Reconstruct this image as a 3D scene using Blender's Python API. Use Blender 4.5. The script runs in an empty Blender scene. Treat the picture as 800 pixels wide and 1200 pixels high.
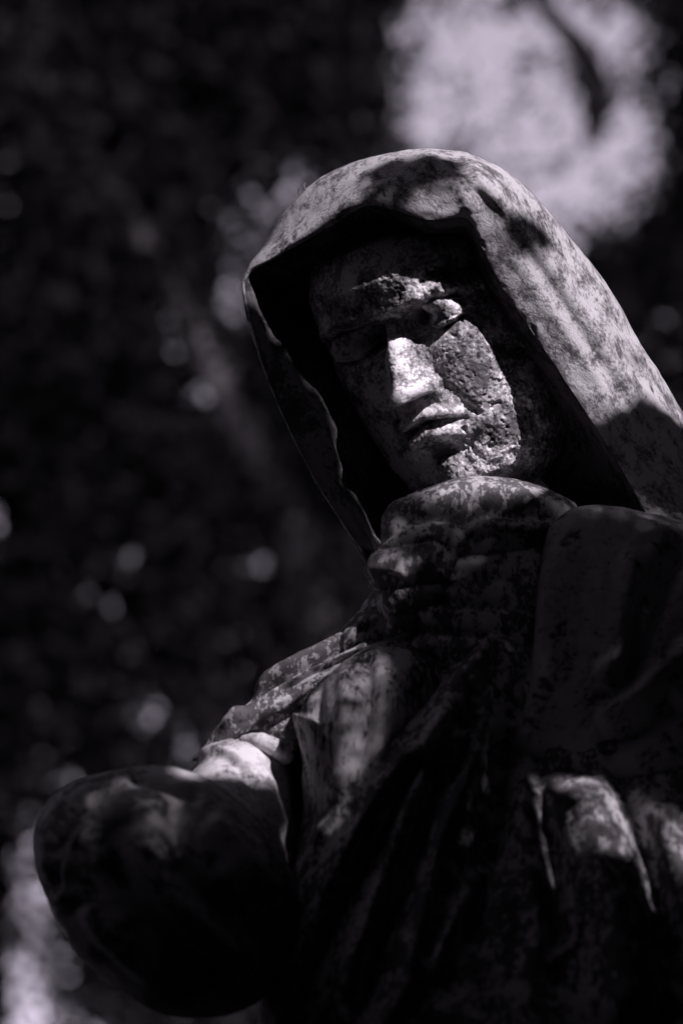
import bpy, math, random
import numpy as np
from mathutils import Vector, Matrix
from mathutils.bvhtree import BVHTree

# ------------------------------------------------------------------ camera, sky, sun, exposure
scene = bpy.context.scene
COL = scene.collection
PITCH = math.radians(28.0)
DIST = 2.2                     # metres to the plane in focus
PX = 0.528 / 800.0             # metres per photo pixel at that plane
CAM = Vector((0.0, -1.942, 1.50))
RIGHT = np.array([1.0, 0.0, 0.0])
UP = np.array([0.0, -math.sin(PITCH), math.cos(PITCH)])
BACK = np.array([0.0, -math.cos(PITCH), -math.sin(PITCH)])   # towards the camera
CAMN = np.array(CAM)

cam_data = bpy.data.cameras.new('camera')
cam = bpy.data.objects.new('camera', cam_data)
COL.objects.link(cam)
cam.location = CAM
cam.rotation_euler = (math.radians(90) + PITCH, 0, 0)
cam_data.sensor_fit = 'HORIZONTAL'
cam_data.sensor_width = 24.0
cam_data.lens = 100.0
cam_data.clip_start = 0.05
cam_data.clip_end = 3000.0
cam_data.dof.use_dof = True
cam_data.dof.focus_distance = DIST
cam_data.dof.aperture_fstop = 3.6
scene.camera = cam

SUN_C = np.array([0.46, 0.74, 0.49]); SUN_C /= np.linalg.norm(SUN_C)
SUN = SUN_C[0] * RIGHT + SUN_C[1] * UP + SUN_C[2] * BACK     # direction towards the sun
SUN /= np.linalg.norm(SUN)
sun_el = math.asin(SUN[2]); sun_az = math.atan2(SUN[0], SUN[1])

world = bpy.data.worlds.new('World'); scene.world = world
world.use_nodes = True
wn = world.node_tree.nodes; wl = world.node_tree.links
wn.clear()
sky = wn.new('ShaderNodeTexSky'); sky.sky_type = 'NISHITA'
sky.sun_disc = False; sky.sun_elevation = sun_el; sky.sun_rotation = sun_az
bw = wn.new('ShaderNodeRGBToBW')
tint = wn.new('ShaderNodeMix'); tint.data_type = 'RGBA'; tint.blend_type = 'MULTIPLY'
tint.inputs['Factor'].default_value = 1.0
tint.inputs['B'].default_value = (0.97, 0.86, 1.06, 1)
bg = wn.new('ShaderNodeBackground'); bg.inputs['Strength'].default_value = 0.15
wo = wn.new('ShaderNodeOutputWorld')
wl.new(sky.outputs[0], bw.inputs[0]); wl.new(bw.outputs[0], tint.inputs['A'])
wl.new(tint.outputs['Result'], bg.inputs['Color']); wl.new(bg.outputs[0], wo.inputs[0])

sd = bpy.data.lights.new('sun', 'SUN'); sd.energy = 2.4; sd.angle = math.radians(0.5)
sd.color = (1.0, 0.925, 1.0)
so = bpy.data.objects.new('sun', sd); COL.objects.link(so)
so.location = (2, -6, 6)
so.rotation_euler = Vector(SUN).to_track_quat('Z', 'Y').to_euler()

scene.view_settings.view_transform = 'Standard'
scene.view_settings.look = 'None'
scene.view_settings.gamma = 1.0
scene.view_settings.exposure = 1.3
scene.cycles.use_denoising = True
scene.cycles.max_bounces = 4
scene.cycles.diffuse_bounces = 2

rng = np.random.default_rng(7)

# ------------------------------------------------------------------ numeric helpers
def to_world(p):
    """(x, y, z): photo pixel position, z = nearness to the camera in the same unit -> metres"""
    p = np.asarray(p, float)
    d = DIST - p[..., 2] * PX
    k = d / DIST * PX
    X = (p[..., 0] - 400.0) * k
    Y = (600.0 - p[..., 1]) * k
    return CAMN + X[..., None] * RIGHT + Y[..., None] * UP - d[..., None] * BACK

def to_photo(w):
    v = np.asarray(w, float) - CAMN
    d = -(v @ BACK)
    k = d / DIST * PX
    return np.stack([400 + (v @ RIGHT) / k, 600 - (v @ UP) / k, (DIST - d) / PX], -1)

def hash3(i, j, k, seed):
    n = (i * 374761393 + j * 668265263 + k * 2147483647 + seed * 974634777) & 0xFFFFFFFF
    n = ((n ^ (n >> 13)) * 1274126177) & 0xFFFFFFFF
    n = ((n ^ (n >> 16)) * 2246822519) & 0xFFFFFFFF
    return ((n ^ (n >> 15)) & 0xFFFFFF) / float(0xFFFFFF)

def vnoise(p, scale, seed=0):
    """smooth value noise in -1..1"""
    q = np.asarray(p, float) / scale
    f = np.floor(q); t = q - f; t = t * t * (3 - 2 * t)
    i, j, k = [f[..., a].astype(np.int64) + 100000 for a in range(3)]
    r = 0
    for a in (0, 1):
        for b in (0, 1):
            for c in (0, 1):
                w = (t[..., 0] if a else 1 - t[..., 0]) * (t[..., 1] if b else 1 - t[..., 1]) * (t[..., 2] if c else 1 - t[..., 2])
                r = r + w * hash3(i + a, j + b, k + c, seed)
    return r * 2 - 1

def fbm(p, scale, octs=4, seed=0):
    r = 0; a = 1; s = 0
    for o in range(octs):
        r = r + a * vnoise(p, scale, seed + o * 17); s += a; a *= 0.5; scale *= 0.5
    return r / s

def sm(x, a, b):
    t = np.clip((x - a) / (b - a), 0, 1)
    return t * t * (3 - 2 * t)

def cr(P, n):
    """Catmull-Rom resample of control points along axis 0 to n samples"""
    P = np.asarray(P, float); m = len(P)
    u = np.linspace(0, m - 1, n)
    i = np.minimum(u.astype(int), m - 2); t = (u - i)
    t = t.reshape((-1,) + (1,) * (P.ndim - 1))
    g = lambda a: P[np.clip(a, 0, m - 1)]
    p0, p1, p2, p3 = g(i - 1), g(i), g(i + 1), g(i + 2)
    return 0.5 * ((2 * p1) + (-p0 + p2) * t + (2 * p0 - 5 * p1 + 4 * p2 - p3) * t ** 2 + (-p0 + 3 * p1 - 3 * p2 + p3) * t ** 3)

def pdist(p, line):
    """distance (px) of points to a polyline, with position along it 0..1"""
    L = cr(np.array(line, float), max(12, 6 * len(line))) if len(line) > 2 else np.array(line, float)
    best = np.full(p.shape[:-1], 1e9); along = np.zeros_like(best); side = np.zeros_like(best)
    n = len(L) - 1
    for s in range(n):
        a, b = L[s], L[s + 1]; ab = b - a; l2 = (ab @ ab) + 1e-9
        ap = p[..., :2] - a
        t = np.clip((ap @ ab) / l2, 0, 1)
        d = np.hypot(ap[..., 0] - t * ab[0], ap[..., 1] - t * ab[1])
        c = ab[0] * ap[..., 1] - ab[1] * ap[..., 0]
        m = d < best
        best = np.where(m, d, best); along = np.where(m, (s + t) / n, along); side = np.where(m, np.sign(c), side)
    return best, along, side

def ridge(g, line, w, h, taper=True, step=0.0):
    d, t, s = pdist(g, line)
    k = np.clip(np.minimum(t, 1 - t) * 6 + 0.15, 0, 1) if taper else 1.0
    r = h * np.exp(-(d / w) ** 2) * k
    if step:
        r = r + step * 0.5 * (1 + np.tanh(s * d / (w * 0.5))) * np.exp(-(d / (w * 6)) ** 2) * k
    return r

def normals(g, closed_u=False):
    gu = np.gradient(g, axis=0); gv = np.gradient(g, axis=1)
    if closed_u:
        gv[:, 0] = g[:, 1] - g[:, -2]; gv[:, -1] = gv[:, 0]
    n = np.cross(gu, gv); l = np.linalg.norm(n, axis=-1, keepdims=True)
    return n / np.maximum(l, 1e-6)

def grid_mesh(name, g, mat, parent, flip=False, world_pts=False, wrap=False):
    n, m = g.shape[:2]
    w = g if world_pts else to_world(g)
    loc = w.reshape(-1, 3) - np.array(parent_loc(parent))
    idx = np.arange(n * m).reshape(n, m)
    q = np.stack([idx[:-1, :-1], idx[1:, :-1], idx[1:, 1:], idx[:-1, 1:]], -1).reshape(-1, 4)
    if flip: q = q[:, ::-1]
    return raw_mesh(name, loc, q, mat, parent)

def parent_loc(parent):
    return (0, 0, 0) if parent is None else PL.get(parent.name, (0, 0, 0))
PL = {}

def raw_mesh(name, v, q, mat, parent=None, smooth=True):
    me = bpy.data.meshes.new(name)
    v = np.ascontiguousarray(v, dtype=np.float32); q = np.ascontiguousarray(q, dtype=np.int32)
    k = q.shape[1]
    me.vertices.add(len(v)); me.vertices.foreach_set('co', v.ravel())
    me.loops.add(q.size); me.loops.foreach_set('vertex_index', q.ravel())
    me.polygons.add(len(q)); me.polygons.foreach_set('loop_start', np.arange(0, q.size, k, dtype=np.int32))
    me.polygons.foreach_set('loop_total', np.full(len(q), k, dtype=np.int32))
    me.polygons.foreach_set('use_smooth', np.full(len(q), smooth))
    me.update(calc_edges=True); me.validate()
    me.materials.append(mat)
    o = bpy.data.objects.new(name, me); COL.objects.link(o)
    if parent is not None: o.parent = parent
    return o

def tag(o, label=None, cat=None, group=None, kind=None):
    if label: o['label'] = label
    if cat: o['category'] = cat
    if group: o['group'] = group
    if kind: o['kind'] = kind
    return o

def empty(name, loc):
    o = bpy.data.objects.new(name, None); COL.objects.link(o); o.location = loc
    PL[o.name] = tuple(loc)
    return o

def tube(path, radii, n=64, m=48, cap=True, squash=None):
    """closed limb through control points (px space), radii per control point; ends rounded"""
    P = cr(np.array(path, float), n); R = cr(np.array(radii, float)[:, None] * np.ones((1, 1)), n)[:, 0]
    T = np.gradient(P, axis=0); T /= np.linalg.norm(T, axis=1, keepdims=True)
    ref = np.array([0.13, 0.2, 0.97])
    A = np.cross(T, ref); A /= np.linalg.norm(A, axis=1, keepdims=True)
    B = np.cross(A, T)
    if cap:
        e = 8; k = np.ones(n)
        for i in range(e):
            s = math.sqrt(max(0, 1 - (1 - (i + 0.02) / e) ** 2)); k[i] = s; k[-1 - i] = s
        R = R * k
    th = np.linspace(0, 2 * math.pi, m)
    sq = 1.0 if squash is None else squash
    g = P[:, None] + R[:, None, None] * (np.cos(th)[None, :, None] * A[:, None] + sq * np.sin(th)[None, :, None] * B[:, None])
    return g

def pillow(outline, zc, df, db, tiltx=0.0, tilty=0.0, n=90, m=220, power=2.0):
    """closed rounded solid whose outline seen from the front follows the given points"""
    k = len(outline)
    C = cr(np.array(outline[-1:] + outline + outline[:2], float), 12 * (k + 2) + 1)[12:12 * (k + 1) + 1]
    seg = np.r_[0, np.cumsum(np.linalg.norm(np.diff(C, axis=0), axis=1))]
    s = np.linspace(0, seg[-1], m)
    C = np.stack([np.interp(s, seg, C[:, 0]), np.interp(s, seg, C[:, 1])], 1)
    c0 = C.mean(0)
    ph = np.linspace(-math.pi / 2, math.pi / 2, n)            # back pole .. rim .. front pole
    rad = np.cos(ph) ** (2 / power); zz = np.sign(np.sin(ph)) * np.abs(np.sin(ph)) ** (2 / power)
    g = np.zeros((n, m, 3))
    g[..., :2] = c0 + rad[:, None, None] * (C - c0)[None]
    g[..., 2] = zc + np.where(zz > 0, zz * df, zz * db)[:, None] + tiltx * (g[..., 0] - c0[0]) + tilty * (g[..., 1] - c0[1])
    return g

def orient(g):
    """make normals point away from the centroid"""
    nn = normals(g); c = g.reshape(-1, 3).mean(0)
    return -nn if ((g - c) * nn).sum() < 0 else nn

def erode(g, amp, scale, seed, octs=4, nn=None):
    nn = orient(g) if nn is None else nn
    return g + nn * (amp * fbm(g, scale, octs, seed))[..., None]

# ------------------------------------------------------------------ materials
def nodes_of(mat):
    mat.use_nodes = True
    nt = mat.node_tree; nt.nodes.clear()
    return nt, nt.nodes, nt.links

def stone(name, dark, mid, light, thr=0.5, fine=220.0, coarse=28.0, bump=0.5, streak=(1, 1, 1), turn=0.0, seed=0.0, rough=0.9):
    mat = bpy.data.materials.new(name); nt, N, L = nodes_of(mat)
    tc = N.new('ShaderNodeTexCoord')
    mp = N.new('ShaderNodeMapping'); mp.inputs['Scale'].default_value = streak; mp.inputs['Location'].default_value = (seed, seed * 1.7, seed * .3)
    m0 = N.new('ShaderNodeMapping'); m0.inputs['Rotation'].default_value = (0, turn, 0)
    L.new(tc.outputs['Object'], m0.inputs[0]); L.new(m0.outputs[0], mp.inputs[0])
    def noise(sc, det, rgh=0.6, dist=0.0):
        n = N.new('ShaderNodeTexNoise'); n.inputs['Scale'].default_value = sc; n.inputs['Detail'].default_value = det
        n.inputs['Roughness'].default_value = rgh; n.inputs['Distortion'].default_value = dist
        L.new(mp.outputs[0], n.inputs['Vector']); return n
    n1 = noise(coarse, 8, 0.72, 0.3)         # patches of lichen and bare stone
    n2 = noise(fine, 5, 0.7)                 # speckle
    n3 = noise(coarse * 0.35, 3, 0.5)        # broad tone
    add = N.new('ShaderNodeMath'); add.operation = 'MULTIPLY_ADD'
    L.new(n2.outputs[0], add.inputs[0]); add.inputs[1].default_value = 0.55; L.new(n1.outputs[0], add.inputs[2])
    add2 = N.new('ShaderNodeMath'); add2.operation = 'MULTIPLY_ADD'
    L.new(n3.outputs[0], add2.inputs[0]); add2.inputs[1].default_value = 0.4; L.new(add.outputs[0], add2.inputs[2])
    r = N.new('ShaderNodeValToRGB'); e = r.color_ramp.elements
    base = thr + 0.475
    e[0].position = base - 0.06; e[0].color = (*[dark * c for c in (1, .94, 1)], 1)
    e[1].position = base - 0.02; e[1].color = (*[mid * c for c in (1, .95, 1)], 1)
    x = r.color_ramp.elements.new(base + 0.05); x.color = (*[mid * 1.15 * c for c in (1, .95, 1)], 1)
    x = r.color_ramp.elements.new(base + 0.08); x.color = (*[light * c for c in (1, .96, 1)], 1)
    L.new(add2.outputs[0], r.inputs[0])
    col = r.outputs[0]
    # small dark lichen dots
    v = N.new('ShaderNodeTexVoronoi'); v.inputs['Scale'].default_value = 130; L.new(mp.outputs[0], v.inputs['Vector'])
    mr = N.new('ShaderNodeMapRange'); mr.inputs['From Min'].default_value = 0.12; mr.inputs['From Max'].default_value = 0.26
    mr.inputs['To Min'].default_value = 0.35; mr.inputs['To Max'].default_value = 1.0
    L.new(v.outputs['Distance'], mr.inputs[0])
    n4 = noise(coarse * 1.3, 2)
    mk = N.new('ShaderNodeMapRange'); mk.inputs['From Min'].default_value = 0.5; mk.inputs['From Max'].default_value = 0.6
    L.new(n4.outputs[0], mk.inputs[0])
    mx = N.new('ShaderNodeMix'); mx.data_type = 'FLOAT'; mx.inputs['A'].default_value = 1.0
    L.new(mk.outputs[0], mx.inputs['Factor']); L.new(mr.outputs[0], mx.inputs['B'])
    mul = N.new('ShaderNodeMix'); mul.data_type = 'RGBA'; mul.blend_type = 'MULTIPLY'; mul.inputs['Factor'].default_value = 1
    L.new(col, mul.inputs['A']); L.new(mx.outputs['Result'], mul.inputs['B'])
    b = N.new('ShaderNodeBsdfPrincipled'); b.inputs['Roughness'].default_value = rough
    b.inputs['Specular IOR Level'].default_value = 0.12
    L.new(mul.outputs['Result'], b.inputs['Base Color'])
    # relief
    h1 = noise(fine * 1.8, 6, 0.65)
    hm = N.new('ShaderNodeMath'); hm.operation = 'MULTIPLY_ADD'
    L.new(h1.outputs[0], hm.inputs[0]); hm.inputs[1].default_value = 0.6; L.new(add.outputs[0], hm.inputs[2])
    bp = N.new('ShaderNodeBump'); bp.inputs['Strength'].default_value = bump; bp.inputs['Distance'].default_value = 0.0016
    L.new(hm.outputs[0], bp.inputs['Height']); L.new(bp.outputs[0], b.inputs['Normal'])
    o = N.new('ShaderNodeOutputMaterial'); L.new(b.outputs[0], o.inputs[0])
    return mat

M_HOOD = stone('hood_stone', 0.10, 0.24, 0.45, thr=0.455, coarse=90, fine=480, bump=0.75, streak=(0.55, 1, 1), turn=math.radians(-52))
M_WIDESLEEVE = stone('pale_sleeve_stone', 0.08, 0.27, 0.36, thr=0.43, coarse=55, bump=0.5, seed=31)
M_LINING = stone('shade_dark_stone', 0.03, 0.055, 0.10, thr=0.5, coarse=30, bump=0.6, seed=21)  # lining stone darkened to deepen the shade inside the hood
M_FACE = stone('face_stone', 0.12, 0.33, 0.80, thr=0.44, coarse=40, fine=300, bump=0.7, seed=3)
M_ROBE = stone('robe_stone', 0.10, 0.24, 0.42, thr=0.55, coarse=72, bump=0.7, streak=(1.2, 1, 0.8), seed=5)
M_DRESS = stone('dress_stone', 0.04, 0.26, 0.38, thr=0.50, coarse=30, bump=0.5, streak=(1.7, 1, 0.45), seed=9)
M_ARM = stone('arm_stone', 0.10, 0.26, 0.36, thr=0.50, coarse=34, bump=0.6, seed=12)
M_SLEEVE = stone('sleeve_stone', 0.16, 0.36, 0.52, thr=0.45, coarse=26, bump=0.4, seed=15)

def plain(name, col, rough=0.85, var=0.4, scale=6.0, spec=0.3, bump=0.0):
    mat = bpy.data.materials.new(name); nt, N, L = nodes_of(mat)
    tc = N.new('ShaderNodeTexCoord'); n = N.new('ShaderNodeTexNoise'); n.inputs['Scale'].default_value = scale; n.inputs['Detail'].default_value = 6
    L.new(tc.outputs['Object'], n.inputs['Vector'])
    r = N.new('ShaderNodeValToRGB')
    r.color_ramp.elements[0].position = 0.3; r.color_ramp.elements[1].position = 0.7
    lo, hi = col * (1 - var), col * (1 + var)
    r.color_ramp.elements[0].color = (lo, lo * .93, lo, 1); r.color_ramp.elements[1].color = (hi, hi * .93, hi, 1)
    L.new(n.outputs[0], r.inputs[0])
    b = N.new('ShaderNodeBsdfPrincipled'); b.inputs['Roughness'].default_value = rough
    b.inputs['Specular IOR Level'].default_value = spec
    L.new(r.outputs[0], b.inputs['Base Color'])
    if bump:
        bp = N.new('ShaderNodeBump'); bp.inputs['Strength'].default_value = bump; bp.inputs['Distance'].default_value = 0.02
        L.new(n.outputs[0], bp.inputs['Height']); L.new(bp.outputs[0], b.inputs['Normal'])
    o = N.new('ShaderNodeOutputMaterial'); L.new(b.outputs[0], o.inputs[0])
    return mat

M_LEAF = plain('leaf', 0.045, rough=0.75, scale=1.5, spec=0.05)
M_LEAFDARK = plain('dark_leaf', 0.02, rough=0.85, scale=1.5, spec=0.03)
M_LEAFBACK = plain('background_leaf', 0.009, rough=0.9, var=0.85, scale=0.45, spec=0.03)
M_BARK = plain('bark', 0.09, rough=0.95, scale=9, bump=0.6)
M_BARKPALE = plain('pale_bark', 0.11, rough=0.95, scale=5, var=0.5, spec=0.05, bump=0.5)
M_TWIG = plain('dry_twig', 0.12, scale=40)
M_SOIL = plain('soil', 0.02, rough=1.0, scale=3, bump=0.5, spec=0.02)
M_PLINTH = plain('plinth_stone', 0.2, rough=0.95, scale=14, bump=0.4)

# ------------------------------------------------------------------ the statue
BASE_Z = 0.86
statue = empty('statue', (0.06, 0.03, BASE_Z))
tag(statue, 'weathered stone statue of a hooded mourner, head bowed, hand clutching the veil below the chin', 'statue')

STONE_OBJ = []; GRIDS = []
def part(name, g, mat, parent=statue, **k):
    nn = normals(g); c = g.reshape(-1, 3).mean(0)
    o = grid_mesh(name, g, mat, parent, **k)
    PL[o.name] = PL['statue']
    STONE_OBJ.append(o)
    GRIDS.append((g if k.get('world_pts') else to_world(g))[::4, ::4])
    return o

# ---- head and face: a full head in its own frame (a across, b up, c forward), then posed
FV = np.array([-0.42, -0.30, 0.0]); FV[2] = math.sqrt(1 - FV[0] ** 2 - FV[1] ** 2)
UV = np.array([-0.41, 0.90, 0.0]); UV[2] = -(UV[0] * FV[0] + UV[1] * FV[1]) / FV[2]; UV /= np.linalg.norm(UV)
RV = np.cross(UV, FV); RV /= np.linalg.norm(RV)
NAS = np.array([449.0, 380.0, 6.0])

def head():
    nb, nt_ = 430, 500
    b = np.linspace(120, -256, nb)[:, None] * np.ones((1, nt_))
    th = np.linspace(-math.pi, math.pi, nt_)
    th = th - 0.32 * np.sin(th)                     # more rows of faces to the front
    th = th[None, :] * np.ones((nb, 1))
    b0 = b; b = np.interp(b0, [-256, -208, -130, -96, 0, 120], [-222, -172, -116, -92, 0, 120])
    wb = 1.24 * np.interp(b, [-222, -214, -200, -175, -140, -90, -40, 10, 50, 90, 112, 120], [8, 40, 62, 80, 92, 99, 101, 99, 97, 80, 45, 5])
    Df = np.interp(b, [-222, -214, -200, -175, -140, -90, -40, 10, 50, 90, 112, 120], [10, 40, 62, 88, 98, 100, 100, 100, 98, 78, 42, 5])
    a = wb * np.sin(th)
    Df = Df * 1.1
    c = Df * np.sign(np.cos(th)) * np.abs(np.cos(th)) ** 0.72 - 110
    fr = sm(np.cos(th), 0.0, 0.35)                  # only the front carries features
    a0 = a; a = a0 / 1.36; A = np.abs(a)
    # forehead, brow shelf, sockets
    f = 0
    brow_b = 15 - 0.0042 * (A - 36) ** 2
    nz = vnoise(np.stack([a, b * 0, a * 0], -1), 17, 301)
    brow_b = brow_b + 3.5 * nz
    f += (9 + 4 * vnoise(np.stack([a, b, a * 0], -1), 13, 302)) * np.exp(-((b - brow_b) / 10.0) ** 2) * sm(A, 9, 24) * (1 - sm(A, 74, 94))
    f += 6 * np.exp(-((b - 50) / 30) ** 2 - (a / 60) ** 2)
    f -= 27 * np.exp(-(np.abs((A - 33) / 25) ** 2.3) - (np.abs((b + 13) / 17) ** 2.2))
    f -= 7 * np.exp(-((b + 3) / 12) ** 2 - (A / 13) ** 2)
    f -= 26 * np.exp(-((A - 24) / 14) ** 2 - ((b + 14) / 19) ** 2)
    f -= 5 * np.exp(-((b + 2) / 9) ** 2 - (A / 12) ** 2)
    # eyeball under a lowered lid
    e = ((A - 46) / 25) ** 2 + ((b + 13) / 17.5) ** 2
    f += 19 * np.sqrt(np.clip(1 - e, 0, 1))
    lidb = -24 + 0.006 * (A - 45) ** 2
    f += 3.2 * np.exp(-((b - lidb) / 2.4) ** 2) * (1 - sm(np.abs(A - 45), 18, 27))
    f -= 4.5 * np.exp(-((b - lidb + 5.0) / 2.6) ** 2) * (1 - sm(np.abs(A - 45), 18, 27))
    f -= 1.2 * np.exp(-((b - (2 - 0.008 * (A - 45) ** 2)) / 2.6) ** 2) * (1 - sm(np.abs(A - 45), 18, 28))
    # cheek bone and cheek
    f += 7 * np.exp(-((A - 58) / 26) ** 2 - ((b + 52) / 24) ** 2)
    f += 3 * np.exp(-((A - 48) / 26) ** 2 - ((b + 105) / 30) ** 2)
    # nose
    t = np.clip(-b / 82.0, 0, 1)
    hgt = (3 + 33 * t ** 1.05) * sm(b, -92, -86) * (1 - sm(b, -2, 16))
    wid = 7.0 + 9.0 * t
    f += hgt * np.exp(-(A / wid) ** 2.1)
    f += 11 * np.exp(-(a / 11) ** 2 - ((b + 78) / 10) ** 2)
    f += 15 * np.exp(-((A - 18.5) / 8) ** 2 - ((b + 82) / 9.5) ** 2)
    f -= 5 * np.exp(-((A - 28) / 4.5) ** 2 - ((b + 80) / 12) ** 2)
    f -= 7 * np.exp(-((A - 9) / 5) ** 2 - ((b + 92.5) / 3.5) ** 2)
    f -= 3.0 * np.exp(-(((A - 28 - (-(b + 84)) * 0.42)) / 5) ** 2) * sm(-b, 84, 92) * (1 - sm(-b, 118, 132))
    # muzzle, lips
    f += 7.5 * np.exp(-(A / 36) ** 2 - ((b + 122) / 27) ** 2)
    mb = -115 - 0.0062 * A ** 2 + 1.6 * np.exp(-(A / 7) ** 2)
    lipw = 1 - sm(A, 24, 36)
    f -= 8.0 * np.exp(-((b - mb) / 3.0) ** 2) * (1 - sm(A, 28, 39))
    f += 8.5 * np.exp(-((b - mb - 7.0) / 5.2) ** 2) * lipw
    f += 11.0 * np.exp(-((b - mb + 10.0) / 6.5) ** 2) * (1 - sm(A, 18, 31))
    f -= 2.0 * np.exp(-(a / 4) ** 2) * np.exp(-((b + 102) / 8) ** 2)
    f -= 4 * np.exp(-((A - 38) / 7) ** 2 - ((b + 119) / 9) ** 2)
    f -= 10.5 * np.exp(-((b + 143) / 6.5) ** 2 - (A / 27) ** 2)
    # chin
    f += 13 * np.exp(-(A / 27) ** 2 - ((b + 167) / 18) ** 2)
    c = c + f * fr * 1.1
    a = a0; b = b0; A = np.abs(a) / 1.3
    P = NAS + np.stack([
        a * RV[0] + b * UV[0] + c * FV[0],
        -(a * RV[1] + b * UV[1] + c * FV[1]),
        a * RV[2] + b * UV[2] + c * FV[2]], -1)
    # weathering: pitted, crumbling towards jaw and chin
    nn = orient(P)
    q = np.stack([a, b, c], -1)
    low = sm(-b, 70, 165)
    side = sm(A, 22, 60)
    rough = 0.35 + 1.0 * low + 0.5 * side
    d = 1.3 * fbm(q, 14, 3, 5) * rough
    pit = vnoise(q * np.array([1, 0.8, 1]), 8.5, 41) + 0.55 * vnoise(q, 3.6, 42)
    zone = 0.3 + 0.9 * sm(fbm(q, 40, 2, 44), -0.25, 0.35)
    d -= 4.4 * sm(pit, 0.42, 0.85) * rough * fr * zone
    br = np.exp(-((b - 8) / 24) ** 2) * fr
    d += (4.5 * fbm(q, 16, 4, 61) - 2.0 * sm(vnoise(q, 7, 62), 0.3, 0.8)) * br
    crag = fbm(q, 15, 4, 77)
    d += (3.8 * crag + 1.2 * np.abs(vnoise(q, 7, 79)) - 1.6) * sm(-b, 125, 175) * fr * (0.45 + 0.55 * sm(A, 5, 25))
    d += 1.5 * np.maximum(0, vnoise(q, 4.5, 91) - 0.25) * rough * fr
    d += 0.5 * vnoise(q, 2.6, 93) * fr
    P = P + nn * d[..., None]
    return P
part('face', head(), M_FACE)

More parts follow.
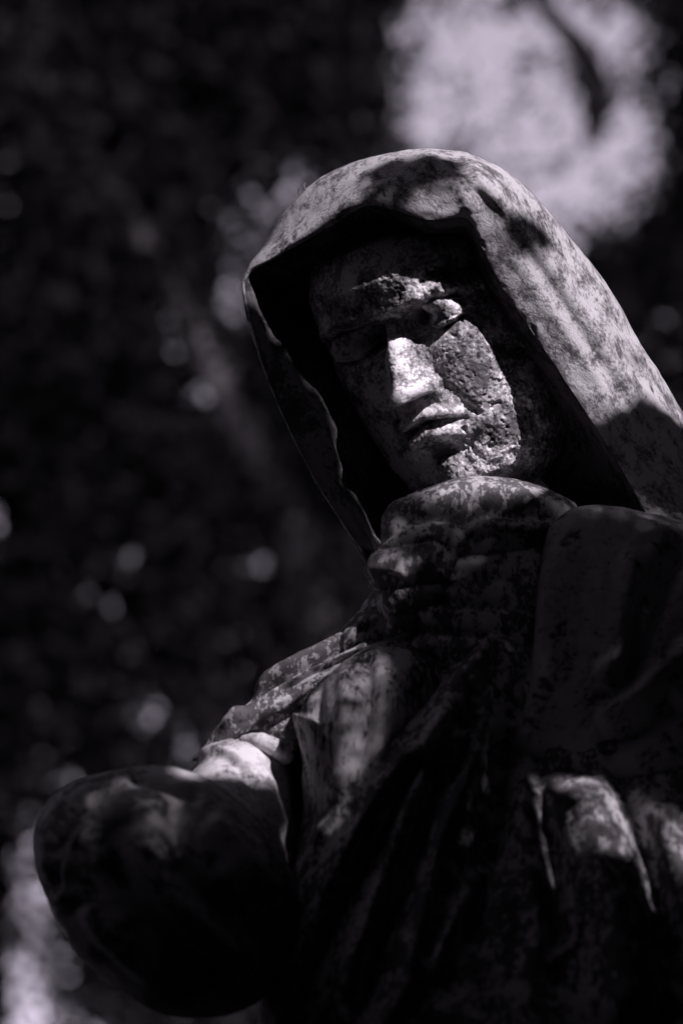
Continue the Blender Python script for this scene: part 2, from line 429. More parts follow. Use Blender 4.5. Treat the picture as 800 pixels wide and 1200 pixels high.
# ---- hood: lining, lip, rim, outer cloth and back, lofted round the opening
def hood():
    T = [ # rim, outer, silhouette
        [(470, 770, 40), (490, 765, -10), (520, 750, -90)],
        [(436, 672, 18), (450, 662, -35), (480, 645, -130)],
        [(402, 615, 20), (416, 606, -40), (450, 592, -150)],
        [(368, 562, 12), (384, 552, -54), (425, 538, -170)],
        [(333, 492, 0), (350, 482, -74), (395, 465, -190)],
        [(303, 415, -22), (320, 405, -92), (372, 390, -205)],
        [(286, 345, -52), (302, 335, -108), (362, 315, -205)],
        [(290, 320, -66), (296, 306, -100), (345, 268, -190)],
        [(318, 302, -42), (322, 282, -72), (338, 247, -150)],
        [(350, 283, -14), (356, 256, -44), (366, 217, -120)],
        [(388, 261, 14), (392, 228, -10), (404, 194, -88)],
        [(428, 238, 46), (436, 206, 22), (450, 180, -50)],
        [(464, 244, 62), (482, 204, 48), (502, 176, -20)],
        [(505, 254, 72), (532, 205, 66), (547, 179, -5)],
        [(548, 252, 78), (580, 214, 74), (590, 198, 10)],
        [(566, 285, 74), (612, 254, 64), (630, 232, 4)],
        [(590, 332, 58), (650, 312, 46), (676, 290, -14)],
        [(622, 380, 48), (690, 372, 36), (712, 339, -24)],
        [(657, 432, 44), (728, 434, 30), (748, 398, -32)],
        [(695, 490, 52), (766, 494, 34), (784, 456, -36)],
        [(738, 560, 76), (822, 566, 50), (838, 548, -44)],
        [(778, 640, 122), (874, 650, 84), (898, 640, -60)],
        [(806, 760, 150), (926, 760, 104), (958, 760, -60)]]
    pole = np.array([598, 372, -275.0]); ip = np.array([520, 430, -175.0]); cen = np.array([500, 440.0])
    rows = []
    for k, (r, o1, s) in enumerate(T):
        r, o1, s = map(lambda x: np.array(x, float), (r, o1, s))
        rows.append([r, o1, s])
    R = cr(np.array(rows), 460)                    # (U,3,3)
    U = len(R)
    # opening edge wobble: hand-cut cloth edge
    u = np.linspace(0, 1, U)
    inward = np.zeros((U, 3)); inward[:, :2] = cen - R[:, 0, :2]
    inward /= np.linalg.norm(inward, axis=1, keepdims=True)
    left = (1 - sm(R[:, 0, 0], 300, 420))[:, None]          # on the far side the lining shows
    lip = R[:, 0] + inward * (8 + 2 * left) + np.array([0, 0, -7.0])
    in0 = R[:, 0] + inward * (17 + 14 * left) + np.array([0, 0, -34.0])
    in1 = R[:, 0] + inward * (36 + 50 * left) + np.array([0, 0, -85.0])
    in2 = 0.5 * in1 + 0.5 * ip + np.array([0, 0, -30.0])
    b1 = R[:, 2] * 0.62 + pole * 0.38 + np.array([0, 0, -55.0]) - inward * 26
    b2 = R[:, 2] * 0.28 + pole * 0.72 + np.array([0, 0, -45.0]) - inward * 10
    o_half = 0.5 * (R[:, 0] + R[:, 1]) - inward * 3 + np.array([0, 0, 7.0])
    cols = np.stack([np.repeat(ip[None], U, 0), in2, in1, in0, lip, R[:, 0], o_half, R[:, 1], R[:, 2], b1, b2, np.repeat(pole[None], U, 0)], 0)
    G = cr(cols, 330).transpose(1, 0, 2)          # (U, V, 3)
    nn = orient(G)
    vv = np.linspace(0, 11, 330)[None, :] * np.ones((U, 1))
    outer = sm(vv, 4.6, 5.4)
    d = 0
    F = [([(540, 178), (566, 215), (604, 258), (650, 320), (694, 386), (738, 450), (790, 500)], 9, 7.0),
         ([(600, 300), (640, 352), (690, 425), (735, 500)], 14, 4.0),
         ([(600, 262), (640, 322), (690, 400), (728, 462), (770, 530)], 10, -6.5),
         ([(552, 250), (545, 222), (522, 200), (480, 186)], 10, 6.0),
         ([(525, 252), (505, 225), (470, 208), (430, 200)], 11, -4.5),
         ([(430, 240), (450, 216), (482, 200), (520, 192)], 9, 5.0),
         ([(560, 186), (600, 218), (640, 262), (680, 320)], 7, -3.0),
         ([(300, 318), (345, 280), (390, 240), (430, 210)], 10, -3.0),
         ([(330, 300), (380, 262), (425, 236)], 10, 4.0),
         ([(700, 360), (722, 398), (748, 440)], 6, 5.0),
         ([(455, 186), (500, 196), (540, 214), (575, 245)], 6, -2.5)]
    F = [(l, w * 1.05, h * 0.85) for l, w, h in F]
    for l, w, h in F:
        d = d + ridge(G, l, w, h)
    d = d * outer
    # rolled hem on the opening
    d = d + 1.2 * np.exp(-((vv - 5.15) / 0.35) ** 2)
    # hidden lining folds
    IF = [([(372, 330), (352, 400), (372, 480), (420, 560)], 10, 7), ([(400, 300), (390, 380), (402, 450)], 8, -6),
          ([(320, 350), (335, 430), (380, 520), (436, 640)], 7, 6), ([(345, 360), (352, 440), (396, 530), (445, 620)], 6, -6)]
    di = 0
    for l, w, h in IF: di = di + ridge(G, l, w, h)
    d = d + di * (1 - outer) * sm(vv, 0.8, 1.5)
    d = d + 3.0 * fbm(G, 60, 3, 11) + 0.7 * fbm(G, 14, 3, 12) * (0.6 + outer)
    d = d - 0.5 * sm(vnoise(G, 7, 13), 0.5, 0.9)
    # chipped edge
    d = d - 1.6 * np.exp(-((vv - 5.0) / 0.3) ** 2) * sm(vnoise(G, 12, 19), 0.2, 0.8)
    return G + nn * d[..., None]
gh = hood()
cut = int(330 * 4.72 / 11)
part('hood', gh[:, cut:], M_HOOD)
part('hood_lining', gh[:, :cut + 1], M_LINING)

# ---- body under the robe: rings down the figure; height falls towards the viewer because the camera looks up
ROWS = [  # y, left, right, z centre, depth
    (608, 560, 860, -45, 36), (640, 472, 930, 5, 66), (690, 440, 960, 30, 92), (740, 400, 985, 56, 108),
    (800, 365, 1000, 90, 126), (880, 352, 1010, 134, 150), (950, 352, 1015, 178, 170), (1010, 344, 1020, 210, 176),
    (1100, 318, 1025, 258, 185), (1200, 300, 1030, 310, 195), (1320, 285, 1040, 374, 205)]
def robe():
    R = cr(np.array(ROWS, float), 330)
    th = np.linspace(0, 2 * math.pi, 520) ; th = th + 0.25 * np.sin(2 * (th - math.pi / 2) + math.pi)
    xc = (R[:, 1] + R[:, 2]) / 2; aw = (R[:, 2] - R[:, 1]) / 2
    ct, st = np.cos(th), np.sin(th)
    g = np.zeros((len(R), 520, 3))
    g[..., 0] = xc[:, None] + aw[:, None] * np.sign(ct) * np.abs(ct) ** 0.85
    g[..., 2] = R[:, 3, None] + R[:, 4, None] * np.sign(st) * np.abs(st) ** 0.8
    g[..., 1] = R[:, 0, None]
    front = sm(st, 0.05, 0.4)[None, :]
    z = 0
    # mantle crossing the breast, raised over the dress
    z = z + ridge(g, [(300, 1120), (348, 1010), (395, 938), (440, 880), (522, 802), (560, 760)], 9, 6, False, 26)
    for l, w, h in [
        ([(322, 1200), (372, 1060), (430, 950), (488, 870), (535, 812)], 13, 15),
        ([(350, 1180), (405, 1040), (455, 950), (500, 885)], 9, -14),
        ([(395, 1180), (428, 1080), (470, 970), (505, 870), (540, 812)], 11, 17),
        ([(420, 1200), (450, 1090), (490, 980), (520, 890)], 10, -16),
        ([(470, 1160), (495, 1070), (515, 985), (556, 890), (572, 820)], 12, 20),
        ([(500, 1150), (525, 1090), (548, 1055), (575, 1000)], 11, 14),
        ([(545, 1120), (570, 1010), (585, 930), (590, 850)], 16, -24),
        ([(450, 1200), (470, 1165), (490, 1140)], 12, 12),
        ([(630, 905), (640, 960), (652, 1040), (658, 1130)], 13, -17),
        ([(612, 900), (620, 980), (628, 1080), (620, 1190)], 18, 6),
        ([(672, 900), (690, 950), (712, 1030), (735, 1130), (745, 1200)], 36, 22),
        ([(640, 922), (680, 932), (720, 922)], 10, 8),
        ([(716, 905), (742, 965), (768, 1050), (790, 1150)], 15, -17),
        ([(770, 930), (790, 990), (820, 1080), (840, 1180)], 28, 18),
        ([(590, 880), (660, 905), (740, 900), (820, 860)], 18, -14),
        ([(640, 1130), (670, 1100), (660, 1060)], 8, 8),
        # dress folds at the left
        ([(350, 800), (345, 860), (362, 930), (376, 985)], 9, 10),
        ([(380, 770), (384, 850), (392, 920)], 8, -9),
        ([(418, 770), (420, 840), (412, 905)], 10, 9),
        ([(446, 780), (446, 830), (440, 870)], 8, -7)]:
        z = z + ridge(g, l, w, h)
    z = z * 1.75
    g[..., 2] += z * front
    nn = orient(g)
    d = 5 * fbm(g, 50, 4, 21) + 1.6 * fbm(g, 12, 3, 22)
    return g + nn * d[..., None]
g_robe = robe()
part('robe', g_robe, M_ROBE)

# lower robe: real-world rings straight down to the plinth
def skirt():
    last = to_world(g_robe[-14]); c = last.mean(0)
    n = 60; out = []
    top = last[:, 2].copy()
    for i in range(n):
        t = i / (n - 1)
        f = 1.0 + 0.16 * t
        ang = np.arctan2(last[:, 1] - c[1], last[:, 0] - c[0])
        fold = 1 + 0.05 * sm(np.array(t), 0, .4) * np.sin(ang * 17 + 2 * np.sin(t * 3)) + 0.03 * np.sin(ang * 29 + t * 4) * t
        p = last.copy()
        p[:, :2] = c[:2] + (last[:, :2] - c[:2]) * (f * fold)[:, None]
        p[:, 2] = top * (1 - t) + BASE_Z * t
        out.append(p)
    return np.array(out)
part('lower_robe', skirt(), M_ROBE, world_pts=True)

# ---- dress panel showing between arm and mantle, lit softly
def dress():
    g = pillow([(350, 834), (364, 806), (402, 774), (450, 748), (520, 762), (520, 830), (480, 880), (440, 930), (400, 985), (376, 992),
                (366, 930), (352, 880), (343, 840)], 134, 168, 60, tilty=0.5, n=120, m=420, power=2.6)
    z = 0
    for l, w, h in [([(352, 800), (345, 850), (362, 920), (378, 985)], 7, 9), ([(376, 780), (372, 850), (384, 930)], 7, -10),
                    ([(402, 770), (404, 840), (396, 930)], 9, 9), ([(428, 760), (432, 830), (424, 900)], 8, -8)]:
        z = z + ridge(g, l, w, h)
    nn = orient(g)
    return g + nn * (z * sm(nn[..., 2], 0, .5) + 2.5 * fbm(g, 30, 4, 31))[..., None]
part('dress', dress(), M_DRESS)

# ---- shoulder mantle: bundled folds running down the shoulder
def mantle():
    g = pillow([(500, 712), (464, 704), (444, 713), (429, 720), (410, 741), (387, 752), (350, 769), (316, 788), (292, 823), (271, 848), (255, 854), (236, 878), (226, 892),
                (244, 886), (268, 868), (294, 862), (325, 872), (345, 888), (352, 850), (364, 815), (402, 788), (455, 775), (500, 768)],
               114, 38, 60, tiltx=-0.06, tilty=0.14, n=150, m=440, power=2.5)
    z = 0
    for l, w, h in [([(246, 866), (272, 846), (292, 828), (318, 793), (352, 774), (410, 745), (440, 722)], 5, 9),
                    ([(286, 838), (312, 808), (352, 784), (395, 764), (432, 744)], 4.5, -17),
                    ([(264, 858), (290, 838), (320, 815), (352, 791), (390, 770), (430, 756)], 5, 10),
                    ([(330, 812), (360, 792), (398, 774), (440, 764)], 4.5, -13),
                    ([(250, 874), (278, 854), (324, 827), (361, 806), (402, 784), (450, 772)], 6, 9),
                    ([(300, 850), (336, 842), (360, 824)], 8, -10)]:
        z = z + ridge(g, l, w, h)
    nn = orient(g)
    return g + nn * (z * sm(nn[..., 2], -.2, .3) + 1.8 * fbm(g, 22, 4, 51))[..., None]
part('mantle', mantle(), M_ROBE)
part('mantle_back', erode(tube([(470, 745, 20), (400, 795, 40), (345, 835, 60), (305, 870, 90), (268, 900, 120)], [18, 24, 28, 26, 20], 160, 60), 3, 26, 53), M_ROBE)
g = pillow([(300, 860), (340, 815), (420, 800), (440, 1000), (400, 1130), (330, 1160), (290, 1060), (292, 940)], 70, 40, 60, tilty=0.45, n=60, m=160, power=2.4)
part('cloak', erode(g, 5, 40, 49), M_ROBE)
# ---- upper sleeve with turned cuff, then the forearm hidden in its drape and pushed towards the viewer
def sleeve():
    g = tube([(290, 872, 90), (287, 902, 122), (279, 935, 165), (266, 985, 225), (245, 1045, 290), (230, 1090, 320)], [34, 54, 63, 76, 88, 70], 260, 240)
    z = 0
    for l, w, h in [([(222, 899), (254, 886), (282, 902), (308, 940), (346, 1008)], 5, -5), ([(224, 892), (256, 878), (290, 898), (318, 936), (352, 1000)], 6, 5),
                    ([(268, 862), (298, 868), (326, 896)], 4, -4)]:
        z = z + ridge(g, l, w, h)
    nn = orient(g)
    return g + nn * (z + 2.5 * fbm(g, 40, 4, 71))[..., None]
part('sleeve', sleeve(), M_SLEEVE)
cg = erode(tube([(282, 868, 160), (304, 869, 174), (326, 879, 178), (339, 893, 172)], [6, 10, 11, 8], 90, 48, squash=1.0), 1.5, 14, 75)
part('cuff', cg, M_SLEEVE)

def forearm():
    g = pillow([(40, 985), (52, 945), (84, 917), (125, 903), (165, 898), (210, 901), (252, 918), (296, 955), (336, 1008), (352, 1080),
                (330, 1150), (280, 1186), (222, 1192), (182, 1186), (150, 1168), (112, 1138), (78, 1094), (52, 1042)], 345, 150, 150, tiltx=-0.1, tilty=0.25, n=160, m=380, power=2.1)
    z = 0
    for l, w, h in [([(75, 1050), (72, 1010), (90, 960), (130, 930)], 12, -16), ([(82, 1060), (84, 1020), (104, 975), (150, 945)], 11, 16),
                    ([(120, 1000), (160, 1060), (220, 1120), (270, 1160)], 14, -14), ([(150, 985), (190, 1040), (250, 1100), (300, 1130)], 14, 12),
                    ([(172, 940), (184, 985), (180, 1010)], 20, 5), ([(205, 940), (215, 990), (240, 1040), (290, 1080)], 13, -15),
                    ([(100, 1060), (140, 1110), (200, 1160)], 12, 9), ([(52, 1000), (70, 1065), (120, 1130)], 10, 6),
                    ([(150, 905), (190, 915), (240, 935)], 9, -9), ([(240, 960), (280, 1000), (310, 1050)], 14, 9)]:
        z = z + ridge(g, l, w, h)
    z = z * 1.6
    nn = orient(g)
    return g + nn * (z * sm(nn[..., 2], -.1, .4) + 3.5 * fbm(g, 60, 3, 81) + 1.2 * fbm(g, 12, 2, 82))[..., None]
part('draped_forearm', forearm(), M_ARM)

# ---- cloth bunched under the chin
def collar():
    g = pillow([(456, 592), (475, 580), (508, 569), (545, 560), (590, 561), (625, 568), (652, 578), (676, 594), (676, 620), (640, 650),
                (560, 665), (490, 665), (452, 655), (446, 622)], 92, 62, 90, tilty=0.35, n=140, m=460, power=2.3)
    z = 0
    for l, w, h in [([(470, 600), (500, 608), (530, 596), (560, 580)], 8, -7), ([(520, 618), (560, 600), (610, 598), (655, 606)], 9, -15),
                    ([(500, 590), (545, 575), (600, 580), (660, 598)], 10, 8), ([(530, 628), (580, 618), (640, 622)], 8, 9),
                    ([(455, 600), (466, 630), (462, 655)], 9, 7), ([(485, 610), (480, 640)], 8, -7)]:
        z = z + ridge(g, l, w, h)
    nn = orient(g)
    return g + nn * (z + 2.5 * fbm(g, 34, 4, 101) + 0.8 * fbm(g, 8, 2, 102))[..., None]
part('veil_bunch', collar(), M_ROBE)

# ---- the hand clutching the veil: back of the hand towards us, four fingers curling round at the left
def palm():
    g = pillow([(492, 640), (530, 626), (580, 621), (640, 620), (672, 640), (676, 720), (660, 800), (600, 822), (540, 812), (494, 790),
                (476, 740), (478, 680)], 126, 60, 60, tilty=0.35, n=120, m=360, power=2.5)
    z = 0
    for y in (672, 706, 742):
        z = z + ridge(g, [(485, y), (540, y + 2), (600, y + 8)], 7, -5)
    for y in (655, 690, 724, 758):
        z = z + ridge(g, [(492, y), (510, y)], 14, 8)
    nn = orient(g)
    return g + nn * (z * sm(nn[..., 2], 0, .5) + 2 * fbm(g, 30, 3, 111))[..., None]
part('hand', palm(), M_ROBE)
hand_o = STONE_OBJ[-1]
for i, (y, xl, r, dz) in enumerate([(668, 453, 25, 6), (705, 466, 22, -4), (738, 476, 21, -10), (767, 482, 19, -12)]):
    z0 = 150 + dz
    g = tube([(530, y - 8, z0 - 4), (500, y - 10, z0 + 8), (472, y - 4, z0 + 6), (xl, y, z0 - 12), (xl + 2, y + 8, z0 - 42), (xl + 28, y + 12, z0 - 62)],
             [r * .95, r * 1.05, r, r * 1.02, r * .9, r * .7], 110, 56)
    g = erode(erode(g, 6.0, 28, 120 + i), 2.0, 9, 160 + i)
    part('finger', g, M_ROBE, parent=hand_o)
g = tube([(560, 640, 130), (522, 632, 155), (490, 634, 158), (462, 648, 145), (444, 666, 130)], [18, 20, 19, 17, 12], 110, 56)
part('thumb', erode(g, 1.6, 14, 131), M_ROBE, parent=hand_o)

# ---- wide sleeve of the raised arm
def bigsleeve():
    g = pillow([(640, 618), (668, 598), (700, 592), (742, 597), (800, 613), (880, 650), (950, 730), (960, 830), (900, 905), (800, 930), (700, 925),
                (640, 905), (603, 880), (608, 850), (620, 800), (626, 730), (632, 665)], 172, 78, 110, tilty=0.42, n=170, m=420, power=3.6)
    z = 0
    for l, w, h in [([(800, 630), (776, 680), (750, 745), (728, 810)], 15, -26), ([(742, 640), (735, 700), (722, 770), (712, 800)], 14, 10),
                    ([(820, 760), (775, 790), (735, 825), (700, 850)], 12, 16), ([(800, 820), (750, 850), (700, 880)], 16, -14),
                    ([(650, 640), (640, 720), (634, 800), (616, 870)], 12, 7), ([(690, 620), (680, 700), (676, 790)], 20, -5),
                    ([(660, 604), (720, 606), (800, 628)], 9, 5)]:
        z = z + ridge(g, l, w, h)
    nn = orient(g)
    return g + nn * (z * sm(nn[..., 2], -.1, .4) + 3 * fbm(g, 50, 4, 141) + 0.8 * fbm(g, 9, 2, 142))[..., None]
part('hanging_sleeve', bigsleeve(), M_WIDESLEEVE)

# hidden half: shoulder and arm on the far right and the base the figure stands on
g = erode(tube([(860, 640, -20), (930, 720, 30), (985, 840, 110), (1000, 960, 190), (940, 1010, 260)], [70, 95, 90, 80, 60], 120, 80), 5, 50, 151)
part('upper_arm', g, M_ROBE)

# ------------------------------------------------------------------ a dry sprig caught on the crown of the hood
sp = empty('dry_sprig', tuple(to_world(np.array([358.0, 226.0, -110.0]))))
tag(sp, 'tiny dry sprig caught on the top left edge of the stone hood', 'sprig')
def sprig_tube(name, pts, r0, r1, mat):
    g = tube(pts, np.linspace(r0, r1, len(pts)), 14, 8)
    return grid_mesh(name, g, mat, sp)
sprig_tube('stem', [(346, 238, -112), (353, 230, -108), (358, 223, -106), (367, 218, -108)], 1.1, 0.6, M_TWIG)
for a in ([(352, 231, -108), (349, 224, -106), (351, 219, -104)], [(357, 225, -106), (363, 228, -104), (369, 227, -103)],
          [(355, 228, -107), (360, 233, -103), (365, 234, -101)], [(358, 223, -106), (356, 217, -106), (358, 214, -106)]):
    sprig_tube('leaflet', a, 1.6, 0.5, M_TWIG)

# ------------------------------------------------------------------ the plinth and the ground
def box_mesh(name, steps, mat, parent=None):
    """stacked square slabs with bevelled edges as one closed stack: (half, z0, z1)"""
    prof = []
    for h, z0, z1 in steps:
        b = 0.012
        prof += [(h - b, z0), (h, z0 + b), (h, z1 - b), (h - b, z1)]
    prof = [(0.001, steps[0][1])] + prof + [(0.001, steps[-1][2])]
    cx, cy = PLC
    g = np.array([[(cx + h * sx, cy + h * sy, z) for sx, sy in ((-1, -1), (1, -1), (1, 1), (-1, 1), (-1, -1))] for h, z in prof], float)
    n, m = g.shape[:2]; idx = np.arange(n * m).reshape(n, m)
    q = np.stack([idx[:-1, :-1], idx[:-1, 1:], idx[1:, 1:], idx[1:, :-1]], -1).reshape(-1, 4)
    return raw_mesh(name, g.reshape(-1, 3), q, mat, parent, smooth=False)
PLC = tuple(to_world(g_robe[-14]).mean(0)[:2])
pl = box_mesh('plinth', [(0.46, 0.0, 0.14), (0.38, 0.143, 0.74), (0.43, 0.743, BASE_Z - 0.002)], M_PLINTH)
tag(pl, 'square stone plinth under the robe of the hooded statue', 'plinth')
gs = np.array([[(x, y, 0.0) for x in np.linspace(-900, 900, 60)] for y in np.linspace(-900, 900, 60)])
gd = grid_mesh('ground', gs, M_SOIL, None, world_pts=True, flip=True); tag(gd, kind='structure')


# ------------------------------------------------------------------ foliage
def build_bvh():
    vs, ps, off = [], [], 0
    for g in GRIDS:
        n, m = g.shape[:2]; idx = np.arange(n * m).reshape(n, m) + off
        vs.append(g.reshape(-1, 3)); off += n * m
        ps.append(np.stack([idx[:-1, :-1], idx[1:, :-1], idx[1:, 1:], idx[:-1, 1:]], -1).reshape(-1, 4))
    return BVHTree.FromPolygons(np.vstack(vs).tolist(), np.vstack(ps).tolist())
BVH = build_bvh()

def inside(p, poly):
    x, y = p; r = False; j = len(poly) - 1
    for i in range(len(poly)):
        xi, yi = poly[i]; xj, yj = poly[j]
        if (yi > y) != (yj > y) and x < (xj - xi) * (y - yi) / (yj - yi) + xi: r = not r
        j = i
    return r

# how much sun reaches each spot of the statue (gaps cut into the added bough), as share of full sun
SUNNY = [
    (1.0, [(268, 362), (292, 350), (345, 320), (428, 272), (550, 275), (575, 300), (610, 370), (660, 440), (690, 482), (712, 486), (752, 458), (806, 500), (860, 480), (700, 200), (560, 140), (420, 140), (250, 260)]),
    (1.0, [(474, 352), (480, 320), (560, 312), (620, 420), (630, 575), (510, 580), (512, 540), (492, 508), (483, 472), (460, 458), (436, 384), (450, 374)]),
    (0.8, [(205, 910), (215, 875), (290, 800), (340, 760), (452, 700), (456, 735), (400, 772), (345, 812), (300, 850), (250, 885)]),
    (1.0, [(215, 912), (238, 866), (290, 850), (356, 876), (350, 905), (310, 918), (262, 908)]),
    (0.22, [(345, 800), (400, 770), (450, 770), (450, 850), (410, 930), (380, 985), (365, 930), (345, 860)]),
    (0.6, [(630, 912), (712, 915), (745, 990), (735, 1004), (690, 985), (642, 985)]),
    (0.4, [(760, 945), (800, 955), (830, 1010), (800, 1030), (775, 1000)]),
    (0.045, [(452, 600), (500, 560), (550, 550), (610, 552), (680, 586), (760, 590), (840, 620), (800, 618), (700, 600), (640, 600), (560, 595), (480, 625)]),
    (0.07, [(172, 935), (208, 935), (206, 985), (192, 1008), (176, 990)]),
    (0.03, [(58, 990), (90, 930), (160, 903), (205, 908), (150, 935), (104, 985), (90, 1055), (68, 1045)]),
    (0.03, [(470, 630), (570, 625), (560, 680), (500, 690), (440, 680)]),
]
DARKSPOT = [(484, 208, 66, 26, -0.1), (608, 274, 44, 24, 0.5), (745, 420, 12, 8, .6)]
def sunny(p):
    x, y = p[0], p[1]
    for cx, cy, rx, ry, a in DARKSPOT:
        dx, dy = x - cx, y - cy; u = dx * math.cos(a) + dy * math.sin(a); v = -dx * math.sin(a) + dy * math.cos(a)
        if (u / rx) ** 2 + (v / ry) ** 2 < 1: return 0.0
    for w, poly in SUNNY:
        if inside((x, y), poly): return w
    return 0.0
NSUN = Vector(-SUN)
def sun_value(w):
    """sun wanted at the spot of the statue that the sun ray through world point w would strike"""
    hit = BVH.ray_cast(Vector(w), NSUN, 30.0)
    if hit[0] is None: return 0.0
    return sunny(to_photo(np.array(hit[0])))

def leaf_quads(C, size, rs, flat=0.0):
    n = len(C)
    d = rs.normal(size=(n, 3)); d /= np.linalg.norm(d, axis=1, keepdims=True)
    e = rs.normal(size=(n, 3)); e = np.cross(d, e); e /= np.linalg.norm(e, axis=1, keepdims=True)
    nn = np.cross(d, e)
    L = (size * rs.uniform(0.7, 1.3, n))[:, None]
    p0 = C - d * L * .5; p2 = C + d * L * .5 - nn * L * .06
    p1 = C + e * L * .27 + nn * L * .07; p3 = C - e * L * .27 + nn * L * .07
    v = np.stack([p0, p1, p2, p3], 1)
    return v
def leaves_object(name, v, mat, parent=None, smooth=False):
    half = 0.5 * (v[:, 1] - v[:, 3])
    v = np.stack([v[:, 0] + half * .9, v[:, 0] - half * .9, v[:, 2] + (v[:, 2] - v[:, 0]) * .05], 1)
    n = len(v); q = np.arange(n * 3).reshape(n, 3)
    return raw_mesh(name, v.reshape(-1, 3) - np.array(parent_loc(parent)), q, mat, parent, smooth=smooth)

# perpendicular axes of the sun beam, and a table of the sun wanted in every part of the beam
SX = np.cross(np.array([0, 0, 1.0]), SUN); SX /= np.linalg.norm(SX); SY = np.cross(SUN, SX)
FOC = to_world(np.array([540.0, 700.0, 60.0]))
RES = 0.004; U0, U1, W0, W1 = -0.9, 0.7, -0.85, 0.7
NU, NW = int((U1 - U0) / RES), int((W1 - W0) / RES)
BEAM = np.zeros((NU, NW))
for a_ in range(NU):
    o_ = FOC + (U0 + (a_ + .5) * RES) * SX + 3.0 * SUN
    for b_ in range(NW):
        BEAM[a_, b_] = sun_value(o_ + (W0 + (b_ + .5) * RES) * SY)
def dilate(M, k):
    R = M.copy()
    for _ in range(k):
        Q = R.copy()
        Q[1:] = np.maximum(Q[1:], R[:-1]); Q[:-1] = np.maximum(Q[:-1], R[1:])
        Q[:, 1:] = np.maximum(Q[:, 1:], R[:, :-1]); Q[:, :-1] = np.maximum(Q[:, :-1], R[:, 1:])
        R = Q
    return R
BEAM_WIDE = dilate(BEAM, 9)
def beam(p, M):
    q = p - FOC
    a = ((q @ SX - U0) / RES).astype(int); b = ((q @ SY - W0) / RES).astype(int)
    ok = (a >= 0) & (a < NU) & (b >= 0) & (b < NW) & (q @ SUN > 0.3)
    return np.where(ok, M[np.clip(a, 0, NU - 1), np.clip(b, 0, NW - 1)], 0.0)

def keep_sun(v, rs, lai):
    """drop the leaves that would take away sun that the photograph shows on the stone"""
    m = np.zeros(len(v)); c = v.mean(1)
    for k in range(4):
        for f in (0.33, 0.66, 1.0):
            m = np.maximum(m, beam(c * (1 - f) + v[:, k] * f, BEAM))
        m = np.maximum(m, beam(0.5 * (v[:, k] + v[:, (k + 1) % 4]), BEAM))
    m = np.maximum(m, beam(c, BEAM))
    keep = rs.random(len(v)) < np.where(m > 0, (-np.log(np.clip(m, 1e-3, 1)) / lai if lai else 0.0), 1.0)
    return v[keep]

def tube_world(name, pts, radii, mat, parent, n=24, m=8):
    P = cr(np.array(pts, float), n); R = cr(np.array(radii, float)[:, None], n)[:, 0]
    T = np.gradient(P, axis=0); T /= np.linalg.norm(T, axis=1, keepdims=True)
    A = np.cross(T, np.array([0.3, 0.5, 0.81])); A /= np.linalg.norm(A, axis=1, keepdims=True); B = np.cross(T, A)
    th = np.linspace(0, 2 * math.pi, m)
    g = P[:, None] + R[:, None, None] * (1 + 0.08 * rng.normal(size=(n, 1, 1))) * (np.cos(th)[None, :, None] * A[:, None] + np.sin(th)[None, :, None] * B[:, None])
    return grid_mesh(name, g, mat, parent, world_pts=True)

# -- unseen bough added to shape sun and shade on the statue: its leaves stay clear of the photograph's frame
rs = np.random.default_rng(11)
N = 430000
u = rs.uniform(-1.15, 1.15, N); w_ = rs.uniform(-1.0, 1.15, N); t = rs.uniform(1.25, 2.1, N)
C = FOC + u[:, None] * SX + w_[:, None] * SY + t[:, None] * SUN
ph = to_photo(C)
ok = ~((ph[:, 0] > -260) & (ph[:, 0] < 1060) & (ph[:, 1] > -220) & (ph[:, 1] < 1420) & (ph[:, 2] > -200)) & (ph[:, 2] * PX < DIST - 0.25)
C = C[ok]
v = keep_sun(leaf_quads(C, 0.0245, rs), rs, 0)
# small leaves round the gaps, added to sharpen the shade edges
N = 620000
u = rs.uniform(U0, U1, N); w_ = rs.uniform(W0, W1, N); t = rs.uniform(1.3, 1.9, N)
C = FOC + u[:, None] * SX + w_[:, None] * SY + t[:, None] * SUN
C = C[beam(C, BEAM_WIDE) > 0]
v = np.vstack([v, keep_sun(leaf_quads(C, 0.011, rs), rs, 3.9)])
root = empty('added_shade_tree', (2.9, -1.9, 0.0))
tag(root, 'unseen tree added to the right, its leaves arranged to cast the dappled shade on the statue', 'tree')
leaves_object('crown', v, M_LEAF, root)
jp = FOC + 1.7 * SUN
tube_world('trunk', [(2.9, -1.9, -0.1), (2.85, -1.95, 1.2), (2.95, -1.9, 2.6), (2.9, -2.0, 4.6)], [0.17, 0.15, 0.13, 0.08], M_BARK, root, 30, 14)
for q in ((-0.6, 0.75), (0.1, 0.98), (0.5, 0.2)):
    e = jp + q[0] * SX + q[1] * SY
    if sun_value(e) <= 0:
        tube_world('limb', [(2.9, -1.95, 3.2), tuple(0.5 * (np.array([2.9, -1.95, 3.9]) + e)), tuple(e)], [0.05, 0.03, 0.008], M_BARK, root)

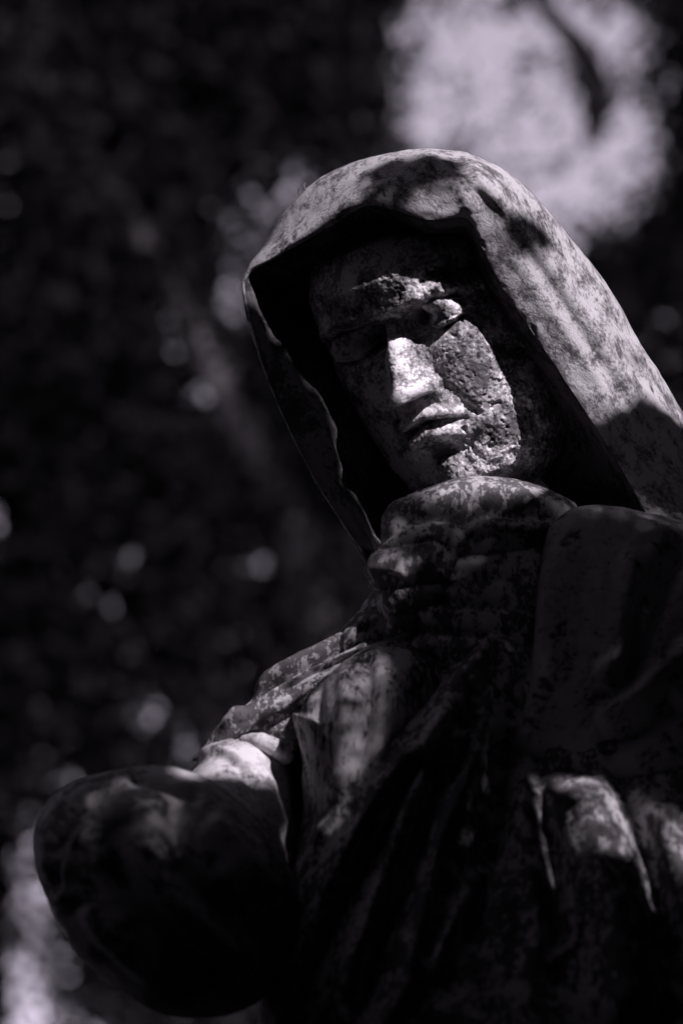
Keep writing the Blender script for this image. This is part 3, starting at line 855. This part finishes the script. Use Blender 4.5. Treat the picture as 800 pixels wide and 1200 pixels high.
# -- unseen leaf shell added all round to cut the sky light, one mass
N = 88000
d = rs.normal(size=(N, 3)); d[:, 2] = np.abs(d[:, 2]); d /= np.linalg.norm(d, axis=1, keepdims=True)
r = rs.uniform(3.3, 5.2, N)
C = np.array([0, 0.0, 0.1]) + d * r[:, None]
ph = to_photo(C)
infr = (ph[:, 0] > -500) & (ph[:, 0] < 1300) & (ph[:, 1] > -500) & (ph[:, 1] < 1700) & (ph[:, 2] * PX < DIST)
C = C[~infr]
dd = C - np.array([0, 0.0, 0.4]); dd /= np.linalg.norm(dd, axis=1, keepdims=True)
open_dir = np.array([-0.40, 0.10, 0.91]); open_dir /= np.linalg.norm(open_dir)
front = -0.42 * RIGHT - 0.30 * UP + 0.86 * BACK
dens = (1 - 0.6 * sm(dd @ open_dir, 0.65, 0.9)) * (0.5 + 0.5 * sm(dd @ front, 0.0, 0.5))
leftup = -0.66 * RIGHT + 0.60 * UP - 0.45 * BACK
dens = dens * (1 - 0.45 * sm(dd @ leftup, 0.72, 0.92))   # thinner overhead, densest in front
C = C[rs.random(len(C)) < dens]
# low shell leaves, added on the near side to darken the shaded face
N = 130000
az = rs.uniform(math.radians(-205), math.radians(25), N); el = np.arcsin(rs.uniform(-0.02, 0.62, N)); r = rs.uniform(3.3, 5.4, N)
low = np.array([0, 0, 0.1]) + r[:, None] * np.stack([np.cos(el) * np.cos(az), np.cos(el) * np.sin(az), np.sin(el)], 1)
ph = to_photo(low)
low = low[~((ph[:, 0] > -500) & (ph[:, 0] < 1300) & (ph[:, 1] > -500) & (ph[:, 1] < 1700) & (ph[:, 2] * PX < DIST))]
C = np.vstack([C, low])
v = leaf_quads(C, 0.31, rs)
BEAM_CLEAR = dilate(BEAM, 6)
cc = v.mean(1); bad = np.zeros(len(v), bool)
for f1 in np.linspace(-1, 1, 17):
    for f2 in np.linspace(-1, 1, 9):
        if abs(f1) + abs(f2) <= 1.05:
            bad |= beam(cc + (v[:, 2] - v[:, 0]) * 0.5 * f1 + (v[:, 1] - v[:, 3]) * 0.5 * f2, BEAM_CLEAR) > 0
v = v[~bad]
leaf_shell = leaves_object('added_leaf_shell', v, M_LEAFDARK); tag(leaf_shell, kind='stuff')

# -- trees behind the statue, out of focus; sky shows where their leaves thin out
GAPS = [ # x, y, half widths, turn, share of bare sky
    (560, 66, 72, 76, 0, .98), (520, 130, 48, 54, 0, .85), (615, 150, 98, 80, .3, .88), (664, 222, 70, 50, -.5, .84), (722, 172, 40, 74, 0, .86), (712, 40, 48, 40, .3, .55), (645, 90, 40, 60, 0, .55),
    (672, 45, 70, 46, .5, .82), (735, 90, 25, 45, 0, .15), (600, 10, 120, 22, 0, .35),
    (335, 245, 58, 46, -.5, .20), (285, 330, 24, 55, .2, .2), (450, 10, 45, 16, 0, .06), (8, 190, 10, 12, 0, .09), (6, 240, 10, 14, 0, .10),
    (8, 615, 28, 32, 0, .22), (155, 655, 14, 14, 0, .09), (300, 657, 15, 17, 0, .17), (350, 637, 15, 16, 0, .11), (138, 606, 14, 14, 0, .04),
    (250, 455, 15, 75, -.5, .5), (215, 395, 16, 24, 0, .12), (210, 480, 35, 18, 0, .035), (278, 750, 18, 40, -.15, .05), (125, 700, 50, 16, .5, .035),
    (4, 1180, 60, 54, 0, .42), (14, 1060, 42, 64, .2, .24), (50, 1130, 36, 64, 0, .14), (110, 1185, 46, 26, .3, .05),
    (210, 855, 60, 30, .3, .045), (60, 880, 70, 60, 0, .022), (775, 420, 26, 60, 0, .05), (700, 100, 60, 100, .3, .12), (180, 1130, 20, 50, 0, .03)]
def bare(px, py):
    b = 0.0004 + 0.004 * sm(py, 650, 950) * (1 - sm(px, 300, 500))
    for cx, cy, rx, ry, a, w in GAPS:
        dx, dy = px - cx, py - cy; c_, s_ = math.cos(a), math.sin(a)
        e = ((dx * c_ + dy * s_) / rx) ** 2 + ((-dx * s_ + dy * c_) / ry) ** 2
        b = np.maximum(b, w * np.exp(-(e / 1.25) ** 1.6))
    return np.clip(b, 0.0004, 0.97)
trees = [('left', (-1.25, 8.0), -2600, 250), ('mid', (0.35, 9.2), 250, 520), ('right', (1.7, 8.4), 520, 3400)]
LAB = {'left': 'dark blurred tree filling the left background, pinpricks of light between its leaves',
       'mid': 'dark blurred leafy tree directly behind the hood of the statue',
       'right': 'blurred tree at the upper right with a bright gap of sky around its branch'}
N = 600000
px = rs.uniform(-550, 1350, N); py = rs.uniform(-500, 1750, N); dist = rs.uniform(8.4, 11.2, N)
C = to_world(np.stack([px, py, (DIST - dist) / PX], -1))
thin = np.clip(-np.log(bare(px, py)) / 7.0, 0, 1)
ok = (rs.random(N) < thin) & (C[:, 2] > 0.05)
px = px[ok]; C = C[ok]
v = leaf_quads(C, 0.062, rs)
edge = px + 60 * np.sin(C[:, 2] * 2.0)
for key, (tx, ty), x0, x1 in trees:
    root = empty('background_tree', (tx, ty, 0.0)); tag(root, LAB[key], 'tree', None)
    sel = (edge >= x0) & (edge < x1)
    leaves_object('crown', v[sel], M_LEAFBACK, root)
    tube_world('trunk', [(tx, ty, -0.1), (tx + .1, ty, 2.0), (tx - .1, ty + .1, 5.0), (tx + .05, ty, 8.0)], [0.22, 0.18, 0.13, 0.05], M_BARK, root, 30, 14)
    if key == 'right':
        bp = [to_world(np.array([x, y, (DIST - 9.0) / PX])) for x, y in [(600, -60), (640, 10), (682, 60), (700, 112), (692, 165)]]
        tube_world('bare_branch', bp, [0.03, 0.03, 0.04, 0.06, 0.03], M_BARK, root, 24, 10)

# a slender leaning tree in front of them
root = empty('leaning_tree', tuple(to_world(np.array([420.0, 1150.0, (DIST - 8.75) / PX]))*np.array([1, 1, 0])))
tag(root, 'thin pale trunk leaning left, blurred in the dark left of the hood', 'tree')
lp = [(430, 1500), (420, 1000), (345, 640), (285, 505), (225, 385), (150, 250), (60, 110), (-80, -90)]
tube_world('trunk', [to_world(np.array([x, y, (DIST - 8.75) / PX])) for x, y in lp], [0.08, 0.08, 0.07, 0.062, 0.05, 0.036, 0.028, 0.015], M_BARKPALE, root, 40, 12)
